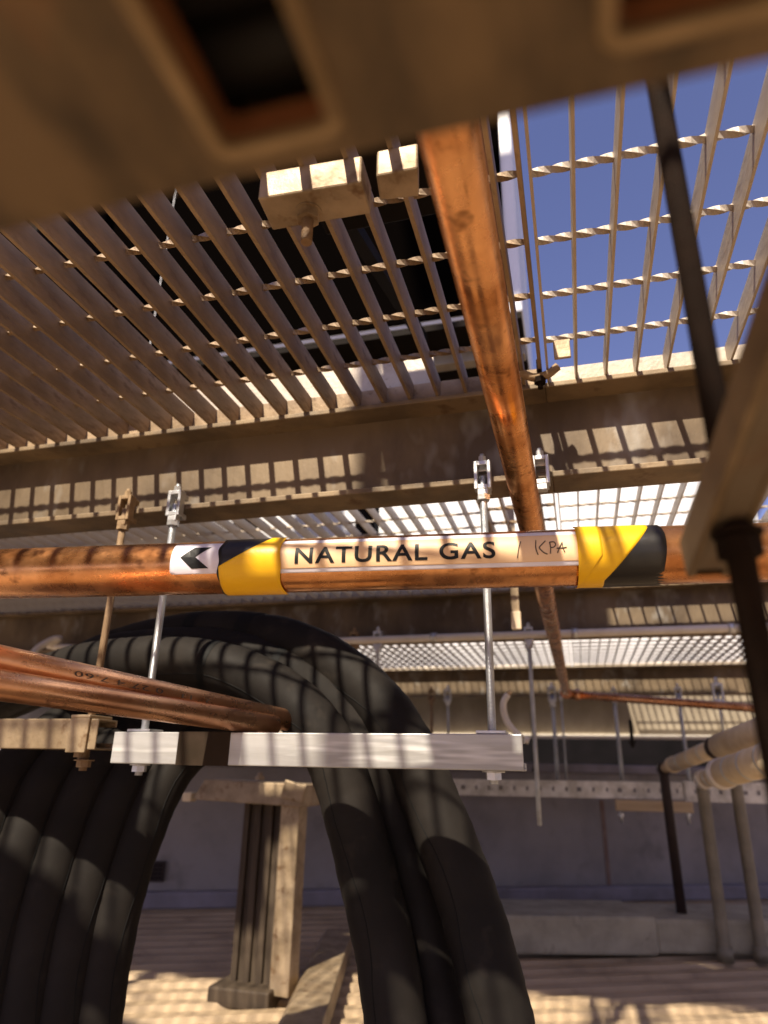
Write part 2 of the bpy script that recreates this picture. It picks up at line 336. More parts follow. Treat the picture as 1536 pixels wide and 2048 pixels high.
for x in (-.27, -.10):
    b = MB(); b.prism([(-.01,-.01),(.01,-.01),(.01,.01),(-.01,.01)], (x+.01, .701, .725), (x+.01, UY0+.01, UZ-.03)); b.build('shade_slab_arm', m_under, t)
t = thing('roof_unit', 'white casing behind the second beam, bright through the pale grating', 'roof unit', (-.8, 2.9, .53))
b = MB(); b.span(-2.6, .62, 2.32, 3.00, .62, 1.16); b.build('casing', m_white, t, .006)
b = MB(); b.span(-2.6, 1.7, 3.12, 3.32, .70, .706); b.build('shade_plank', m_galv, t)  # plank added behind the second beam to shade the parapet wall
for x in (-2.3, -1, .2):
    b = MB(); b.span(x, x+.04, 3.001, 3.32, .66, .699); b.build('shade_plank_bracket', m_galv, t)
for x in (-2.5, -1.1, .25):
    for yy in (2.34, 2.92):
        b = MB(); b.span(x, x+.06, yy, yy+.06, H+.031, .619); b.build('foot', m_rail, t)

t = thing('floor_shade_frame', 'unseen high steel blades on posts, added to shade the floor at the right', 'added sunshade', (-.1, 0, H))  # blades added above the view to block sun from the roof floor
for y0, y1 in ((-.02, .32), (.44, .86)): MB().span(-.50, .32, y0, y1, 2.40, 2.415).build('shade_blade', m_galv, t)
for x in (-.46, .26):
    MB().span(x, x+.04, -.06, -.021, H+.031, 2.3995).build('post', m_galv, t); MB().span(x, x+.04, -.06, .86, 2.4155, 2.45).build('arm', m_galv, t)

# ------------------------------------------------------------------ hangers: beam clamp, threaded rod, nuts
def beam_clamp(t, x, y, zl, m, s=1.0, name='beam_clamp'):
    wq, hq, dq, tq = .022*s, .040*s, .014*s, .0048*s
    y0 = y - .004*s; b = MB()
    for sx in (-1, 1): b.box((x + sx*(wq-tq)/2, y0, zl), (tq, dq, hq))
    for sz in (-1, 1): b.box((x, y0, zl + sz*(hq-tq*1.3)/2), (wq-2*tq, dq, tq*1.3))
    b.box((x, y0, zl - hq/2 - .004*s), (wq*.62, dq*.9, .008*s))
    b.box((x, y0+dq*.5+.006*s, zl + hq*.36), (wq*.8, .012*s, .008*s)); b.box((x, y0+dq*.5+.006*s, zl - hq*.40), (wq*.8, .012*s, .008*s))
    cl = b.build(name, m, t, .0009*s)
    b = MB(); b.hexn((x, y0, zl + hq/2 + .004*s), .0052*s, .008*s); b.cyl((x, y0, zl+hq/2), (x, y0, zl+hq/2+.012*s), .003*s, 8); b.build('set_screw', m, cl)
    return y0
def hanger(x, y, zl, zb, r, m_r, m_c, label, s=1.0, group='threaded hanger rods', nut=True, tail=.014):
    t = thing('hanger_rod', label, 'hanger', (x, y, zl), group)
    y0 = beam_clamp(t, x, y, zl, m_c, s)
    b = MB(); b.cyl((x, y0, zb - tail), (x, y0, zl - .001), r, 14); b.build('rod', m_r, t)
    b = MB(); b.hexn((x, y0, zl - .028*s - .003), r*1.75, r*1.5); b.build('lock_nut', m_c, t)
    if nut:
        b = MB(); b.cyl((x, y0, zb-.0018), (x, y0, zb-.0001), r*2.6, 20); b.hexn((x, y0, zb - .0018 - r*.8), r*1.85, r*1.55); b.build('bottom_nut', m_c, t)
    return t
zlip = ZL + .006
pR, pL, pO = atY(976, 1200, Y1), atY(331, 1205, Y1), atY(232, 1180, Y1)
ZS0, ZS1 = atY(650, 1535, Y1).z, atY(650, 1468, Y1).z       # bottom and top of the silver channel
hanger(pR.x, Y1-.004, zlip, ZS0, .0050, m_zrod, m_zinc, 'bright threaded rod at the right end of the silver channel')
hanger(pL.x, Y1-.004, zlip, ZS0, .0050, m_zrod, m_zinc, 'bright threaded rod at the left end of the silver channel')
hanger(pO.x, Y1-.004, zlip, ZS0+.004, .0050, m_rrod, m_rust, 'rusty threaded rod with a rusty clamp, left of the bright rod')
t = thing('beam_clamp', 'bare zinc beam clamp just right of the long copper pipe', 'clamp', atY(1082, 945, Y1), 'beam clamps')
beam_clamp(t, atY(1082, 945, Y1).x, Y1-.004, zlip, m_zinc, 1.0, 'clamp_body')
def small_hanger(px, ytop, ybot, y, label, m_r=m_zrod, m_c=m_zinc, r=.005, s=1.0):
    zt = ZL + .006; p = atY(px, (ytop+ybot)/2, y); zb = atY(px, ybot, y).z
    hanger(p.x, y-.004, zt, zb, r, m_r, m_c, label, s, nut=False, tail=0)
small_hanger(1069, 1285, 1650, Y2, 'long grey rod hanging from the second beam beside the thin copper drop', r=.006, s=1.1)
small_hanger(756, 1270, 1420, Y2, 'zinc clamp and rod on the second beam above the big hose', s=1.2)
small_hanger(709, 1285, 1330, Y2, 'dark clamp and short rod on the second beam, left of a zinc one', m_rrod, m_rust, s=1.2)
small_hanger(864, 1380, 1500, Y3, 'thin rusty rod on the farthest beam, above the silver channel', m_rrod, m_rust, .0075, 1.5)
small_hanger(897, 1380, 1500, Y3, 'thin pale rod on the farthest beam, right of the rusty one', r=.006, s=1.6)
small_hanger(1110, 1390, 1560, Y3, 'grey rod at the copper elbow holding the perforated tray', r=.009, s=1.8)
small_hanger(1236, 1390, 1560, Y3, 'grey rod in the middle of the perforated tray', r=.009, s=1.2)
small_hanger(1369, 1390, 1585, Y3, 'grey rod near the right end of the perforated tray, left of the lagged pipes', r=.008, s=1.4)
small_hanger(1440, 1380, 1470, Y3, 'short rod with a big clamp above the lagged pipes', r=.006, s=2.2)
small_hanger(1128, 1400, 1558, Y3, 'thin rod just right of the copper elbow rod', r=.005, s=.9)
for px, y0, y1, lab in ((1064, 1425, 1550, 'short black rod in front of the fascia beside a grey rod'), (1260, 1440, 1495, 'short black rod in front of the fascia under the copper run')):
    p, q = atY(px, y0, 3.0), atY(px+3, y1, 3.0); t = thing('black_rod', lab, 'rod', p, 'black rods before the fascia')
    b = MB(); b.cyl((p.x, 3, q.z), (p.x, 3, p.z), .007, 10); b.build('rod', m_cable, t)
    b = MB(); b.hexn((p.x, 3, q.z+.02), .014, .014); b.build('nut', m_cable, t)

# silver channel (flat back to the camera, lips behind)
x0, x1 = atY(250, 1490, Y1).x, atY(1050, 1510, Y1).x
t = thing('strut_channel', 'bright silver channel hung level on two threaded rods', 'channel', ((x0+x1)/2, Y1, ZS0))
hs = ZS1 - ZS0; ws = .041; th = .0025
def strut_prof(wd, h, lip=.009, th=.0025):       # (side, up): flat face at side -wd/2, mouth at side +wd/2
    a, c = wd/2, h/2
    return [(-a,-c),(a,-c),(a,-c+lip),(a-th,-c+lip),(a-th,-c+th),(-a+th,-c+th),(-a+th,c-th),(a-th,c-th),(a-th,c-lip),(a,c-lip),(a,c),(-a,c)]
yc = Y1 - .006; zc = (ZS0+ZS1)/2
b = MB(); b.prism([(-x, y) for x, y in strut_prof(ws, hs)][::-1], (x0, yc, zc), (x1, yc, zc)); b.build('channel', m_strut, t, .0016)
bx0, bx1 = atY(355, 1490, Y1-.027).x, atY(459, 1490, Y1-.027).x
b = MB(); b.prism([(-x, y) for x, y in strut_prof(ws+.0012, hs+.0012)][::-1], (bx0, yc, zc), (bx1, yc, zc)); b.build('brown_band', m_brown_band, t)  # dark brown band round a stretch of the channel
for px in (pR.x, pL.x):
    b = MB(); b.span(px-.017, px+.017, yc-.016, yc+.016, ZS1+.0004, ZS1+.004); b.build('square_washer', m_zinc, t, .0008)

# old tan channel at the left
xo = atY(218, 1475, Y1).x
t = thing('strut_channel', 'weathered tan channel ending at the left, hung on the rusty rod', 'channel', (xo-.3, Y1, 0))
zo0, zo1 = atY(180, 1500, Y1).z, atY(180, 1440, Y1).z
b = MB(); b.prism([(-x, y) for x, y in strut_prof(.041, zo1-zo0)][::-1], (xo-1.4, yc, (zo0+zo1)/2), (xo, yc, (zo0+zo1)/2)); b.build('channel', m_old, t, .0015)
b = MB(); b.span(xo-.042, xo-.012, yc-.024, yc+.024, zo1+.0005, zo1+.005); b.span(xo-.042, xo-.012, yc-.0245, yc-.0207, zo0-.004, zo1+.0004); b.build('clip_plate', m_old, t, .001)
cb = V((atY(170, 1505, Y1).x, yc, zo0))
b = MB(); b.hexn(cb+V((0,0,-.005)), .010, .009); b.cyl(cb+V((0,0,-.016)), cb+V((0,0,.0)), .005, 12); b.build('bolt', m_rust, t)

# ------------------------------------------------------------------ gas pipe with its label
GA, GB = atZ(0, 1148, .19), atZ(1300, 1111, .19)
gax = (GB-GA).normalized(); GR = .027
G0, G1 = GA - gax*.9, GB + gax*.9
t = thing('gas_pipe', 'thick copper pipe with the natural gas label across the middle', 'pipe', (G0+G1)/2)
b = MB(); b.cyl(G0, G1, GR, 64); gp = b.build('pipe', m_cop, t)
mid = GA + gax*.35
d0 = (-mid - gax*(-mid).dot(gax)).normalized()      # from the axis towards the viewer's side
dup = gax.cross(d0).normalized(); dup = dup if dup.z > 0 else -dup
def s_at(px):                                        # metres along the axis at an image column
    lo, hi = -.9, 1.2
    for _ in range(60):
        m = (lo+hi)/2; p = GA + gax*m; c = M.transposed() @ p
        if CX + F*c.x/c.z < px: lo = m
        else: hi = m
    return lo
def gp_pt(s, th, r): return GA + gax*s + (d0*math.cos(th) + dup*math.sin(th))*r
def wrap(name, m, s0, s1, t0, t1, r, nt=24, ns=16, parent=t, rnd=0):    # a skin on the pipe; s0/s1 may be functions of angle
    b = MB(); g = []
    f0 = s0 if callable(s0) else (lambda a: s0); f1 = s1 if callable(s1) else (lambda a: s1)
    for i in range(nt+1):
        a = math.radians(t0 + (t1-t0)*i/nt); A, B = f0(a), f1(a)
        if rnd:
            e = min(a - math.radians(t0), math.radians(t1) - a)*GR; k = max(0, rnd - e); ins = rnd - math.sqrt(max(0, rnd*rnd - k*k)); A += ins; B -= ins
        g.append([b.bm.verts.new(gp_pt(A + (B-A)*j/ns, a, r)) for j in range(ns+1)])
    for i in range(nt):
        for j in range(ns): b.quad([g[i][j], g[i][j+1], g[i+1][j+1], g[i+1][j]], True)
    o = b.build(name, m, parent); so_ = o.modifiers.new('film', 'SOLIDIFY'); so_.thickness = .00018; so_.offset = 1
    return o
sa = s_at
arrow = wrap('arrow_label', m_lab, sa(364), sa(478), -12, 64, GR+.0004, 40, 10, rnd=.003)
# chevron
def flat_wrap(name, m, polys, s_org, th_org, r, parent):    # flat outlines (x along, y up, metres) laid round the pipe
    bm = bmesh.new()
    for poly in polys:
        vs = [bm.verts.new((x, y, 0)) for x, y in poly]; bm.faces.new(vs)
    bmesh.ops.triangulate(bm, faces=bm.faces)
    for _ in range(2): bmesh.ops.subdivide_edges(bm, edges=[e for e in bm.edges if e.calc_length() > .003], cuts=2)
    bmesh.ops.triangulate(bm, faces=bm.faces)
    for v in bm.verts: v.co = gp_pt(s_org + v.co.x, th_org + v.co.y/GR, r)
    b = MB(); b.bm.free(); b.bm = bm
    o = b.build(name, m, parent); so_ = o.modifiers.new('film', 'SOLIDIFY'); so_.thickness = .00006; so_.offset = 1
    return o
ac = math.radians(24); wch = sa(438)-sa(382); hc = .0115
flat_wrap('chevron', m_ink, [[(0,0),(.42*wch,hc),(wch,hc),(.52*wch,0)], [(0,0),(.52*wch,0),(wch,-hc),(.42*wch,-hc)]], sa(383), ac, GR+.0008, arrow)
lab = wrap('text_label', m_lab, sa(560), sa(1165), -15, 63, GR+.0004, 40, 60)
wrap('peach_band', m_peach, sa(562), sa(1163), -6, 51, GR+.0007, 40, 60, parent=lab)
cu = bpy.data.curves.new('lettering', 'FONT'); cu.body = 'NATURAL GAS'; cu.size = 1; cu.space_character = 1.12; cu.offset = .018
to = bpy.data.objects.new('lettering', cu); C.objects.link(to); bpy.context.view_layer.update()
me = bpy.data.meshes.new_from_object(to.evaluated_get(bpy.context.evaluated_depsgraph_get())); bpy.data.objects.remove(to)
bm = bmesh.new(); bm.from_mesh(me); bpy.data.meshes.remove(me)
xs = [v.co.x for v in bm.verts]; ys = [v.co.y for v in bm.verts]
sx = (sa(991)-sa(605))/(max(xs)-min(xs)); sy = .0165/(max(ys)-min(ys)); mnx, mny = min(xs), min(ys)
for v in bm.verts: v.co = ((v.co.x-mnx)*sx, (v.co.y-mny)*sy, 0)
bmesh.ops.triangulate(bm, faces=bm.faces)
for _ in range(2): bmesh.ops.subdivide_edges(bm, edges=[e for e in bm.edges if e.calc_length() > .0025], cuts=2)
bmesh.ops.triangulate(bm, faces=bm.faces)
for v in bm.verts: v.co = gp_pt(sa(605) + v.co.x, math.radians(3) + v.co.y/GR, GR+.0011)
b = MB(); b.bm.free(); b.bm = bm; b.build('lettering', m_ink, lab)
# hand-written "/ kPA"
b = MB(); u = (sa(1125)-sa(1068))
strokes = [[(-.48,.95),(-.56,.55),(-.62,-.05)],
           [(.04,1.0),(.02,.5),(.08,.1)], [(.36,.95),(.18,.62),(.14,.5),(.26,.25),(.40,.12)],
           [(.50,.85),(.52,.5),(.50,.15)], [(.50,.85),(.64,.86),(.70,.68),(.62,.52),(.52,.50)],
           [(.74,.18),(.84,.55),(.92,.82)], [(.92,.82),(.93,.5),(.98,.22)], [(.72,.45),(.88,.46),(1.06,.50)]]
for st in strokes:
    pts = [gp_pt(sa(1068) + x*u, math.radians(4) + y*.0155/GR, GR+.0011) for x, y in st]
    b.tube(spline([p for p in pts], 6), .0005, 6)
b.build('handwriting', m_pen, lab)
# tape bands: yellow ring, and black film over one corner, edge running diagonally round the pipe
def tape(s0, s1, yellow_over, name='tape_band'):
    return wrap(name, m_yel, s0, s1, -100, 100, GR+.0012, 60, 14)
lerp = lambda a, b_, t_: a + (b_-a)*max(0, min(1, t_))
def clampf(f, lo, hi): return lambda a: max(lo, min(hi, f(a)))
# left: black at the upper left, yellow from the diagonal on
sl0, sl1 = sa(457), sa(577)
b1 = wrap('black_tape', m_blk, lambda a: sl0 + .0012*math.sin(7*a), sl1 - .004, -100, 100, GR+.0012, 60, 14)
dl = lambda a: lerp(sa(459), sa(548), (math.sin(a) - .05)/.90)**1
wrap('yellow_tape', m_yel, dl, lambda a: sl1 + .0010*math.cos(5*a), -100, 100, GR+.0016, 80, 14)
# right: yellow first, black over the far side
sr0 = sa(1150)
wrap('yellow_tape', m_yel, sr0, lambda a: lerp(sa(1200), sa(1292), (math.sin(a)+.75)/1.65), -100, 100, GR+.0016, 80, 14)
wrap('black_tape', m_blk, sa(1165), lambda a: sa(1318) + .0020*math.sin(a*2.3) - .0012*max(0, math.sin(a)) - (.0035*abs(math.sin(a*19))+.002*math.sin(a*47) if a < -.55 else 0), -100, 100, GR+.0012, 120, 14)
wrap('yellow_tape', m_yel, sr0-.0004, lambda a: lerp(sa(1152), sa(1196), (math.sin(a)+.95)/1.0), -100, 100, GR+.0020, 80, 10)

# ------------------------------------------------------------------ long copper pipe under the beams, elbow and back run
PZ, PR = .335, .0180
px_ = (atZ(918, 300, PZ).x + atZ(985, 750, PZ).x + atZ(1065, 1050, PZ).x)/3; ye = atZ(1137, 1388, PZ).y
t = thing('copper_pipe', 'long copper pipe running away under the beams to a far elbow', 'pipe', (px_, 1.5, PZ))
b = MB(); b.cyl((px_, -.6, PZ), (px_, ye-.03, PZ), PR, 40); b.build('long_run', m_cop, t)
pe = atY(1520, 1416, ye); pd = (pe - V((px_+.03, ye, PZ))).normalized()
b = MB(); e0 = V((px_, ye, PZ)); b.tube(spline([e0+V((0,-.035,0)), e0+V((0,-.015,0)), e0+V((.006,-.003,0)), e0+V((.02,.002,0)), e0+pd*.04], 6), PR*1.18, 24); b.build('elbow', m_cop, t)
b = MB(); b.cyl(e0+pd*.035, e0+pd*2.2, PR, 24); b.build('back_run', m_cop2, t)
b = MB(); b.tube([e0+V((0,-.05,0)), e0+V((0,-.032,0))], PR*1.35, 24); b.tube([e0+pd*.04, e0+pd*.06], PR*1.5, 24); b.build('fitting_collar', m_cop2, t)

# two copper pipes lying on the silver channel at the left
def cpipe(a, bb, r, ext, label, print_=None):
    a, bb = V(a), V(bb); d = (a-bb).normalized(); t = thing('copper_pipe', label, 'pipe', (a+bb)/2)
    b = MB(); b.cyl(bb - d*.7, a + d*ext, r, 36); pb = b.build('tube', m_cop2, t); 
    return t, d
lo_a, lo_b = dep(445, 1436, .83), dep(0, 1370, .60)
cpipe(lo_a, lo_b, .0135, .10, 'lower of two bright copper pipes lying across the left of the silver channel')
up_a, up_b = dep(545, 1434, .93), dep(0, 1322, .63)
tt, d = cpipe(up_a, up_b, .0145, .12, 'upper of two bright copper pipes at the left, with printed digits')
b = MB(); ctr = dep(255, 1373, .77)
cu = bpy.data.curves.new('lettering', 'FONT'); cu.body = '2  11   0 27 4 7.60'; cu.size = 1; cu.space_character = 1.1
to = bpy.data.objects.new('lettering', cu); C.objects.link(to); bpy.context.view_layer.update()
me = bpy.data.meshes.new_from_object(to.evaluated_get(bpy.context.evaluated_depsgraph_get())); bpy.data.objects.remove(to)
bm = bmesh.new(); bm.from_mesh(me); bpy.data.meshes.remove(me)
tc_ = up_b + (up_a-up_b)*.42; dv = (-tc_ - d*(-tc_).dot(d)).normalized(); dq = d.cross(dv)
dq = dq if dq.z > 0 else -dq
L = max(v.co.x for v in bm.verts)
for v in bm.verts:
    s_ = (.5 - v.co.x/L)*.19; th_ = math.radians(22) - v.co.y*.0075/.0145
    v.co = tc_ + d*s_ + (dv*math.cos(th_) + dq*math.sin(th_))*.01475
b.bm.free(); b.bm = bm; b.build('lettering', m_pen, tt)

# ------------------------------------------------------------------ black insulated hoses
def hose(pix, r, label, bands=(), extra=None, n=9):
    pts = [atY(x, y, Y) for x, y, Y in pix]
    if extra: pts += [V(e) for e in extra]
    path = spline(pts, n); t = thing('insulated_hose', label, 'hose', pts[0], 'black foam insulated hoses')
    b = MB(); rr = [r*(1 + .012*math.sin(i*.9+r*900) + .008*math.sin(i*2.3)) for i in range(len(path))]; b.tube(path, rr, 36); b.build('foam_sleeve', m_foam, t)
    sm = []                               # glued slit along the sleeve
    for i, p in enumerate(path):
        a = (path[min(i+1, len(path)-1)] - path[max(i-1, 0)]).normalized(); vw = (-p - a*(-p).dot(a)).normalized(); th = .55 + .12*math.sin(i*.25)
        sm.append(p + (vw*math.cos(th) + a.cross(vw)*math.sin(th))*(rr[i] - .0002))
    MB().tube(sm, .0008, 6).build('glued_seam', m_tape, t)
    for bp_, ln in bands:
        tgt = atY(*bp_); k = min(range(len(path)-1), key=lambda i: (path[i]-tgt).length); a = path[k]; d = (path[k+1]-path[max(k-1,0)]).normalized()
        b = MB(); b.tube([a - d*ln/2, a + d*ln/2], r*1.012, 36, False); b.build('joint_tape', m_tape, t)
    return t
h1 = [(-260,1520,1.15),(-60,1415,1.06),(120,1345,.98),(230,1325,.96),(330,1322,.95),(440,1335,.95),(545,1378,.95),(620,1440,.95),(668,1520,.95),(702,1620,.95),(738,1760,.95),(770,1900,.95),(792,2048,.95),(810,2200,.95)]
h2 = [(-200,1500,1.2),(0,1400,1.1),(180,1322,1.03),(310,1300,1.02),(430,1300,1.01),(540,1325,1.01),(640,1380,1.01),(712,1460,1.01),(762,1560,1.01),(800,1680,1.01),(838,1820,1.01),(868,1940,1.01),(892,2060,1.01),(912,2200,1.01)]
h3 = [(-160,1480,1.25),(40,1390,1.16),(210,1310,1.10),(330,1278,1.07),(440,1268,1.05),(560,1282,1.03),(660,1325,1.02),(750,1400,1.01),(812,1490,1.0),(852,1580,.99),(900,1700,.98),(945,1830,.97),(978,1950,.96),(1004,2060,.96),(1030,2200,.96)]
hose(h1, .0385, 'front black hose with a tape ring, lowest of the big arch', [((432,1332,.95), .012), ((330,1322,.95), .006)])
hose(h2, .0360, 'middle black hose of the big arch, mostly hidden between two others', [((560,1335,1.01), .012)])
hose(h3, .0400, 'rear black hose, outermost and highest of the big arch', [((402,1270,1.06), .026), ((508,1273,1.04), .030)])
lh = [(335, 'rightmost of the dark hoses dropping at the left edge'), (262, 'second from the right of the dark hoses at the left edge'), (185, 'middle one of the dark hoses at the left edge'),
      (105, 'second from the left of the dark hoses dropping under the tan channel'), (20, 'leftmost of the dark hoses dropping under the tan channel')]
for k, (x, lb) in enumerate(lh):
    q = k*.93
    hose([(x+190, 1425-k*4, 1.16-.02*k), (x+80, 1472, 1.10-.03*k), (x+5, 1545, 1.04-.03*k), (x-52, 1660, 1.0-.03*k), (x-98, 1800, .98-.03*k), (x-130, 1950, .97-.03*k), (x-152, 2100, .97-.03*k), (x-166, 2240, .97-.03*k)][::-1],
         .036, lb, [], [atY(x+300, 1410, 1.22), atY(600+8*k, 1425, 1.22+.075*k), atY(705+8*k, 1520, 1.22+.08*k), atY(760+8*k, 1700, 1.22+.08*k), atY(845+6*k, 2060, 1.22+.08*k), atY(880+6*k, 2300, 1.22+.08*k)])

# ------------------------------------------------------------------ perforated cable tray overhead, near the camera
ZT = .118; tt_ = .0035
e0, e1 = atZ(0, 425, ZT), atZ(1536, 168, ZT); yE = (e0.y + e1.y)/2
t = thing('cable_tray', 'blurred rusty slotted cable tray overhead at the top', 'cable tray', (0, yE-.15, ZT))
s1 = [atZ(*p, ZT) for p in ((318,0),(575,0),(655,245),(462,288))]
s2 = [atZ(*p, ZT) for p in ((1235,75),(1536,15))]
# plate as a grid of cells with slot openings left out
slots = [(s1[3].x-.001, s1[2].x, s1[3].y-.062, s1[3].y), (s2[0].x, s2[0].x+.052, s2[0].y-.022, s2[0].y-.001)]
for k in range(-9, 10):
    if k in (0, -1): continue
    slots.append((slots[0][0]+k*.15, slots[0][1]+k*.15, slots[0][2], slots[0][3])); slots.append((slots[1][0]+k*.15, slots[1][1]+k*.15, slots[1][2], slots[1][3]))
def rounded(x0, x1, y0, y1, r, n=5):
    out = []
    for cx_, cy_, a0 in ((x1-r, y1-r, 0), (x0+r, y1-r, 90), (x0+r, y0+r, 180), (x1-r, y0+r, 270)):
        for i in range(n+1):
            a = math.radians(a0 + 90*i/n); out.append((cx_ + r*math.cos(a), cy_ + r*math.sin(a)))
    return out
def plate_holes(x0, x1, y0, y1, holes, z0, z1):
    bm = bmesh.new(); E = []
    def loop(pts):
        vs = [bm.verts.new((x, y, z0)) for x, y in pts]
        E.extend(bm.edges.new((vs[i], vs[(i+1) % len(vs)])) for i in range(len(vs)))
    loop([(x0,y0),(x1,y0),(x1,y1),(x0,y1)])
    for h in holes: loop(h)
    bmesh.ops.triangle_fill(bm, use_beauty=True, use_dissolve=False, edges=E)
    r = bmesh.ops.extrude_face_region(bm, geom=bm.faces[:])
    for v in [g for g in r['geom'] if isinstance(g, bmesh.types.BMVert)]: v.co.z = z1
    b = MB(); b.bm.free(); b.bm = bm; return b
hl = [rounded(*s, .0025) for s in slots if s[1] < 1.55 and s[0] > -1.55]
y_back = min(s[2] for s in slots) - .10
b = plate_holes(-1.6, 1.6, y_back, yE, hl, ZT, ZT+.0012); b.build('slotted_base', m_tray, t)
print('SLOTS', slots[:2], yE)
for s in slots:                                      # pressed rim round each slot, its rusty inner flange as a piece of the rim
    if s[1] > 1.5 or s[0] < -1.5: continue
    b = MB(); pts = [V((x, y, ZT-.0006)) for x, y in rounded(s[0]-.0020, s[1]+.0020, s[2]-.0020, s[3]+.0020, .0032)]; pts.append(pts[0].copy()); b.tube(pts, .0016, 8)
    rim = b.build('slot_rim', m_edge, t)
    b = MB(); o_ = rounded(s[0], s[1], s[2], s[3], .0025); n = len(o_)
    A = [b.bm.verts.new((x, y, ZT+.001)) for x, y in o_]; B = [b.bm.verts.new((x, y, ZT+.008)) for x, y in o_]
    for i in range(n): b.quad([A[i], A[(i+1)%n], B[(i+1)%n], B[i]], True)
    b.build('slot_flange', m_rustin, rim)
b = MB(); b.span(-1.6, 1.6, yE-.0013, yE, ZT+.0014, ZT+.05); b.span(-1.6, 1.6, y_back, y_back+.0013, ZT+.0014, ZT+.05); b.build('side_walls', m_tray, t)
for k in range(9):
    yy = yE - .010 - k*.0192; 
    if yy < y_back+.01: break
    tg = tag(MB().tube(spline([(x*.2, yy + .0016*math.sin(x*1.7+k), ZT + .0235) for x in range(-8, 9)], 3), .0092, 12).build('power_cable', m_cable, at=(0, yy, ZT)), 'black cable lying inside the overhead slotted tray', 'cable', 'cables in the overhead tray')

# near channel arm at the right, with its dark rod
fa = atY(1408, 1118, .300); na = atY(1668, 440, .150)
t = thing('bracket_arm', 'blurred tan channel arm sloping in from the right edge', 'bracket', fa)
dd = (na-fa).normalized(); b = MB()
b.prism([(-.0085,-.009),(-.0085,.009),(.0085,.009),(.0085,-.009),(.005,-.009),(.005,-.007),(.007,-.007),(.007,.007),(-.007,.007),(-.007,-.007),(-.005,-.007),(-.005,-.009)], fa, fa+dd*.55); b.build('channel', m_arm, t, .0008)
b = MB(); b.prism([(-.0049,-.0085),(-.0049,-.0068),(.0049,-.0068),(.0049,-.0085)], fa+dd*.006, fa+dd*.545); b.build('closure_strip', m_galv, t)
rp = atY(1462, 1000, .262)
t = thing('threaded_rod', 'dark rusty rod crossing the right side close to the camera', 'rod', (rp.x, .262, .1), 'threaded hanger rods')
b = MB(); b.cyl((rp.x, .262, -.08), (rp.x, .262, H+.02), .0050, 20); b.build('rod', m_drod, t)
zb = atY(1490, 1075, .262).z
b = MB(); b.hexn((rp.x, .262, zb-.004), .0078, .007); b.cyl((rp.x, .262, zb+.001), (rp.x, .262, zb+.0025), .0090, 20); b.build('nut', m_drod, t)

# ------------------------------------------------------------------ things behind: conduit, strap, cable, tray, lagged pipes
yq = Y2 - .016; cz = atY(800, 1277, yq).z
xl, xr = atY(115, 1280, yq).x, 2.6
t = thing('conduit', 'thin pale conduit running along the lip of the second beam', 'conduit', (0, yq, cz))
b = MB(); b.tube(spline([atY(62, 1312, yq-.08), atY(80, 1293, yq-.05), atY(120, 1277, yq-.01), V((xl+.16, yq, cz)), V((.4, yq, cz)), V((xr, yq, cz))], 8), .011, 14); b.build('tube', m_cond, t)
for k in range(9): MB().tube([(-1.2+k*.4, yq, cz), (-1.182+k*.4, yq, cz)], .0135, 14).build('saddle', m_zinc, t)
p, q = atY(1027, 1160, 1.5), atY(1034, 1262, 1.5)
t = thing('hanging_strap', 'tan steel strap hanging behind the gas pipe, right of the bright rod', 'strap', p)
b = MB(); b.box(((p.x+q.x)/2, 1.5, (atY(1027,1010,1.5).z + atY(1030,1232,1.5).z)/2), (.017, .004, atY(1027,1010,1.5).z-atY(1030,1232,1.5).z)); b.build('strap', m_old, t)
b = MB(); b.box((q.x, 1.4965, atY(1030,1242,1.5).z), (.021, .012, .040)); b.build('end_clip', m_lag, t, .002)
t = thing('flex_cable', 'short cream cable end curling up behind the right end of the silver channel', 'cable', atY(1050, 1480, 1.9))
pc = spline([atY(x, y, 1.9) for x, y in ((1016,1389),(1008,1402),(1007,1420),(1014,1443),(1030,1464),(1046,1477),(1058,1482))], 6)
b = MB(); b.tube(pc, .0085, 12); b.build('sleeve', m_cond, t); b = MB(); b.tube([pc[0], pc[0]+(pc[0]-pc[1]).normalized()*.012], .006, 10); b.build('bare_end', m_timb, t)

def perf_strip(name, m, p, q, h, parent, pitch, hole, frac=.38, flange=.03):   # upright strip with a row of slots, and a top flange
    p, q = V(p), V(q); L_ = (q-p).length; a = (q-p)/L_; up = V((0,0,1)); nrm_ = a.cross(up).normalized(); b = MB()
    def seg(s0, s1, z0, z1, t_=.003):
        c = [p + a*s + up*z + nrm_*k for z in (z0, z1) for s, k in ((s0, 0), (s1, 0), (s1, t_), (s0, t_))]; b.hexa(c)
    z0, z1 = h*(.5-frac/2), h*(.5+frac/2)
    seg(0, L_, 0, z0); seg(0, L_, z1, h); s = 0; k = 0
    while s < L_:
        w_ = hole*(1.8 if k % 3 == 1 else 1); e = min(L_, s + pitch - w_); seg(s, e, z0, z1); s += pitch; k += 1
    for z in (0, h-.003):
        c = [p + a*s + up*(z+dz) - nrm_*k for dz in (0, .003) for s, k in ((0, flange), (L_, flange), (L_, .0001), (0, .0001))]; b.hexa(c)
    return b.build(name, m, parent)
yt = 3.5
A, B_ = atY(540, 1582, yt), atY(1370, 1600, yt)
t = thing('perforated_tray', 'long shiny perforated tray hung below the far beam, behind the hoses', 'cable tray', (A+B_)/2, 'perforated trays at the back')
B2 = V((B_.x, yt, B_.z)); A2 = V((A.x, yt, A.z + .0))
perf_strip('side_rail', m_dull, A2, B2, .072, t, .060, .011, .26)
A3, B3 = atY(1374, 1603, yt-.03), atY(1700, 1612, yt-.03)
t = thing('perforated_tray', 'paler perforated strip at the right edge, below the lagged pipes', 'cable tray', (A3+B3)/2, 'perforated trays at the back')
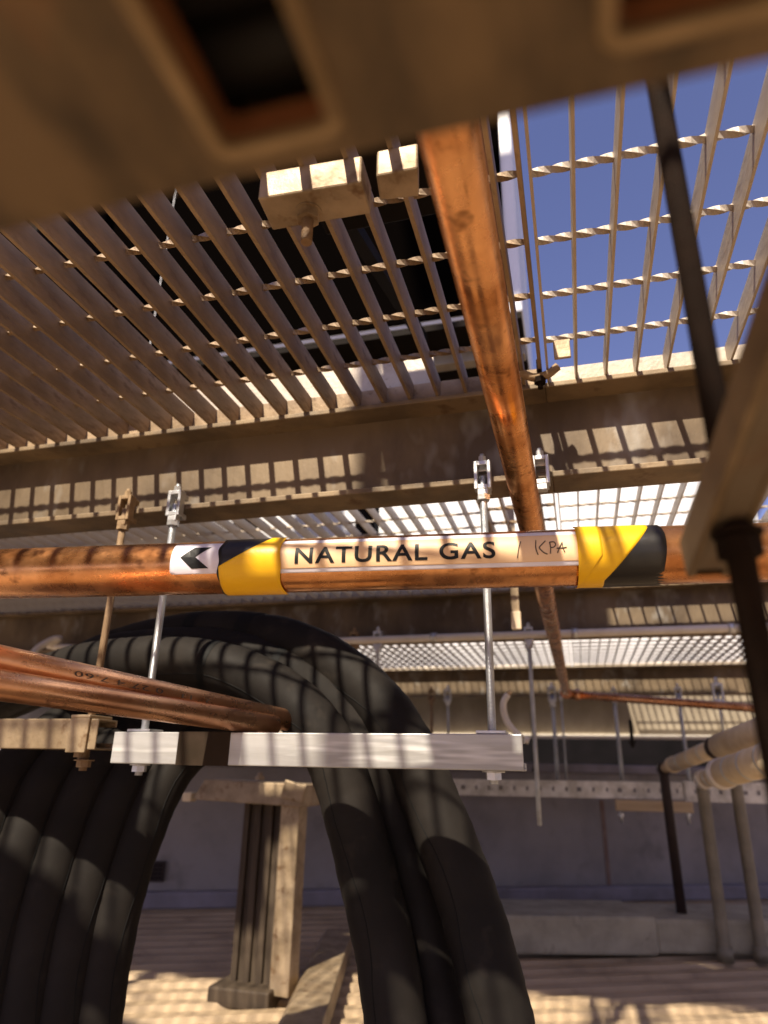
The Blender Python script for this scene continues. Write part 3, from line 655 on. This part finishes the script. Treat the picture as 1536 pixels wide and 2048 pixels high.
perf_strip('side_rail', m_dull, A3, B3, .082, t, .050, .015, .22)
b = MB(); b.box(A3 + V((.006, .004, .041)), (.02, .03, .088)); b.build('end_cap', m_dull, t, .003)
a_, c_ = atY(1230, 1602, yt-.04), atY(1386, 1622, yt-.04)
t = thing('support_bearer', 'tan wooden bearer bolted below the perforated tray', 'bearer', (a_+c_)/2)
b = MB(); b.box(((a_.x+c_.x)/2, yt-.03, (a_.z+c_.z)/2), (c_.x-a_.x, .08, .045)); b.build('timber', m_timb, t, .003)
for px in (1242, 1376):
    p = atY(px, 1625, yt-.04); b = MB(); b.cyl((p.x, yt-.03, p.z-.045), (p.x, yt-.03, p.z+.02), .006, 10); b.hexn((p.x, yt-.03, p.z-.01), .012, .01); b.build('bolt', m_zinc, t)

def lagged(px_list, rs, label, collar=None):
    P = [atY(*p) for p in px_list]; t = thing('lagged_pipe', label, 'pipe', P[0], 'cream lagged pipes')
    b = MB(); b.tube(P, rs, 22); b.build('lagging', m_lag, t)
    d = (P[-1]-P[0]).normalized()
    b = MB(); b.tube([P[0]-d*.005, P[0]+d*.03], rs[0]*1.10, 22); b.build('end_cap', m_lag if collar else m_cond, t)
    for k in range(1, 4):
        c = P[0].lerp(P[-1], k/4); b = MB(); b.tube([c-d*.005, c+d*.005], (rs[0]+(rs[-1]-rs[0])*k/4)*1.03, 22); b.build('cladding_band', m_zinc, t)
    return t, P, d
t, P, d = lagged([(1345,1530,3.05),(1436,1494,2.55)], [.028,.030], 'thinner cream lagged pipe rising to the right from the dark downpipe', True)
b = MB(); b.tube([P[1]-d*.02, P[1]+d*.02], .038, 22); b.build('dark_collar', m_dpipe, t)
P2 = atY(1570, 1447, 2.0); b = MB(); b.tube([P[1]+d*.02, P2], .038, 22); b.build('thick_lagging', m_lag, t)
b = MB(); b.tube([P[0]-d*.10, P[0]-d*.004], .020, 20); b.build('bare_copper', m_timb, t)
b = MB(); b.tube([P[0]-d*.14, P[0]-d*.101], .026, 20); b.build('end_band', m_dpipe, t)
lagged([(1442,1548,2.35),(1580,1505,1.9)], [.040,.040], 'thick cream lagged pipe above the paler perforated strip')
lagged([(1405,1560,2.9),(1470,1540,2.7)], [.030,.030], 'short cream pipe stub tucked behind the thick lagged pipe')
base = atZ(1344, 1830, ZF); y_ = P[0].y - .02; top = P[0] - d*.13
t = thing('downpipe', 'dark brown pipe dropping to the roof right of the rust streak', 'pipe', top)
b = MB(); b.tube([top+V((0,0,.02)), (top.x, top.y, top.z-.03), (top.x+.004, top.y-.01, ZF)], .019, 20); b.build('pipe', m_dpipe, t)
b = MB(); b.cyl((top.x+.004, top.y-.01, ZF+.0), (top.x+.004, top.y-.01, ZF+.03), .045, 20); b.build('foot_flange', m_dpipe, t)
for (xa, xb_, lab_) in ((1412, 1450, 'left of two upright grey pipes below the perforated strip'), (1482, 1522, 'right one of two upright grey pipes below the perforated strip')):
    fb = atZ(xb_, 1925, ZF); tp = atY(xa, 1608, fb.y); X_ = (fb.x+tp.x)/2
    t = thing('upright_pipe', lab_, 'pipe', fb, 'upright grey pipes')
    b = MB(); b.tube(spline([(X_, fb.y, .0), (X_, fb.y, -.25), (X_, fb.y, ZF+.005)], 8), .022, 22); b.build('pipe', m_grey, t)
    b = MB(); b.tube([(X_, fb.y, ZF+.002), (X_, fb.y, ZF+.05)], .027, 22); b.build('socket', m_grey, t)

# concrete plinth on the roof
q = [atZ(1005, 1918, ZF), atZ(1400, 1922, ZF)]; dx = (q[1]-q[0]).normalized(); dn = V((-dx.y, dx.x, 0)); hp = .135
t = thing('concrete_plinth', 'long low grey green concrete plinth on the roof before the parapet', 'plinth', (q[0]+q[1])/2)
b = MB(); c0 = q[0]-dx*.25; c1 = q[1]-dx*.14; f_ = [c0, c1, c1+dn*.34, c0+dn*.34]
b.hexa([p + V((0,0,.012)) for p in f_] + [p + V((0,0,hp)) for p in f_]); b.build('block', m_conc, t, .012)
b = MB(); c0 = q[1]-dx*.137; c1 = q[1]+dx*.62; f_ = [c0+dn*.03, c1+dn*.03, c1+dn*.36, c0+dn*.36]
b.hexa([p + V((0,0,.012)) for p in f_] + [p + V((0,0,hp-.012)) for p in f_]); b.build('end_block', m_conc, t, .012)

# standing frame: post, arm and foot
fp = atZ(585, 2008, ZF); ZP0 = ZF + .02
pt = lambda px, py: atY(px, py, fp.y)
t = thing('pipe_stand', 'tan upright stand with a short arm and foot, left of the big hoses', 'stand', fp)
a = pt(571, 1600); c = pt(609, 1600); zt = pt(600, 1590).z
ry = Matrix.Rotation(math.radians(-8), 3, 'Z'); wl = c.x - a.x
cx_ = (a.x+c.x)/2
b = MB(); b.box((cx_, fp.y, (zt+ZP0)/2), (wl, .055, zt-ZP0), ry); b.build('post_face', m_old, t, .003)
dw = pt(571,1800).x - pt(484,1800).x
b = MB()
cxr = cx_ - wl/2 - dw/2 - .001
for k in range(7):
    b.box((cxr + (k-3)*dw/7, fp.y + .030 + (.010 if k % 2 else 0), (zt-.02+ZP0-.02)/2), (dw/7*.98, .05, zt-ZP0), None)
b.box((cxr, fp.y+.065, (zt-.02+ZP0)/2), (dw, .02, zt-ZP0), None)
b.build('ribbed_back', m_rib, t, .003)  # dark base puts the shade of the post's recessed side into colour
l0, l1, l2 = pt(398, 1604), pt(420, 1558), pt(617, 1568); zu = l1.z; zd = pt(580, 1612).z
b = MB(); b.hexa([V((l0.x, fp.y-.045, zd+.012)), V((cx_+wl*.75, fp.y-.045, zd)), V((cx_+wl*.75, fp.y+.10, zd)), V((l0.x, fp.y+.10, zd+.012)),
                  V((l1.x, fp.y-.035, zu)), V((cx_+wl*.75, fp.y-.035, zu-.008)), V((cx_+wl*.75, fp.y+.10, zu-.008)), V((l1.x, fp.y+.10, zu))]); b.build('arm', m_old, t, .003)
b = MB(); b.box((cx_+wl*.25, fp.y-.052, zu-.028), (wl*1.15, .012, .05), Matrix.Rotation(.25, 3, 'Y')); b.build('folded_tab', m_old, t, .003)
b = MB(); b.box((l0.x-.018, fp.y-.03, zd+.018), (.03, .04, .026)); b.build('end_stop', m_lag, t, .003)
cb = V((pt(520,1550).x, fp.y, zu)); b = MB(); b.hexn(cb+V((0,0,.006)), .016, .012); b.cyl(cb, cb+V((0,0,.024)), .008, 10); b.build('top_bolt', m_old, t)
f0, f1 = atZ(668, 1893, ZF+.04), atZ(598, 2070, ZF+.04); fd = (f1-f0).normalized(); f0 = f0 - fd*.12; f1 = f1 + fd*.05
b = MB(); b.prism([(-.055,-.035),(.055,-.035),(.055,.012),(.038,.03),(-.055,.03)], f0, f1); b.build('foot_rail', m_old, t, .003)
b = MB(); b.box((cxr-.01, fp.y+.03, ZF+.012), (dw*1.35, .18, .05)); b.build('rubber_pad', m_rib, t, .006)
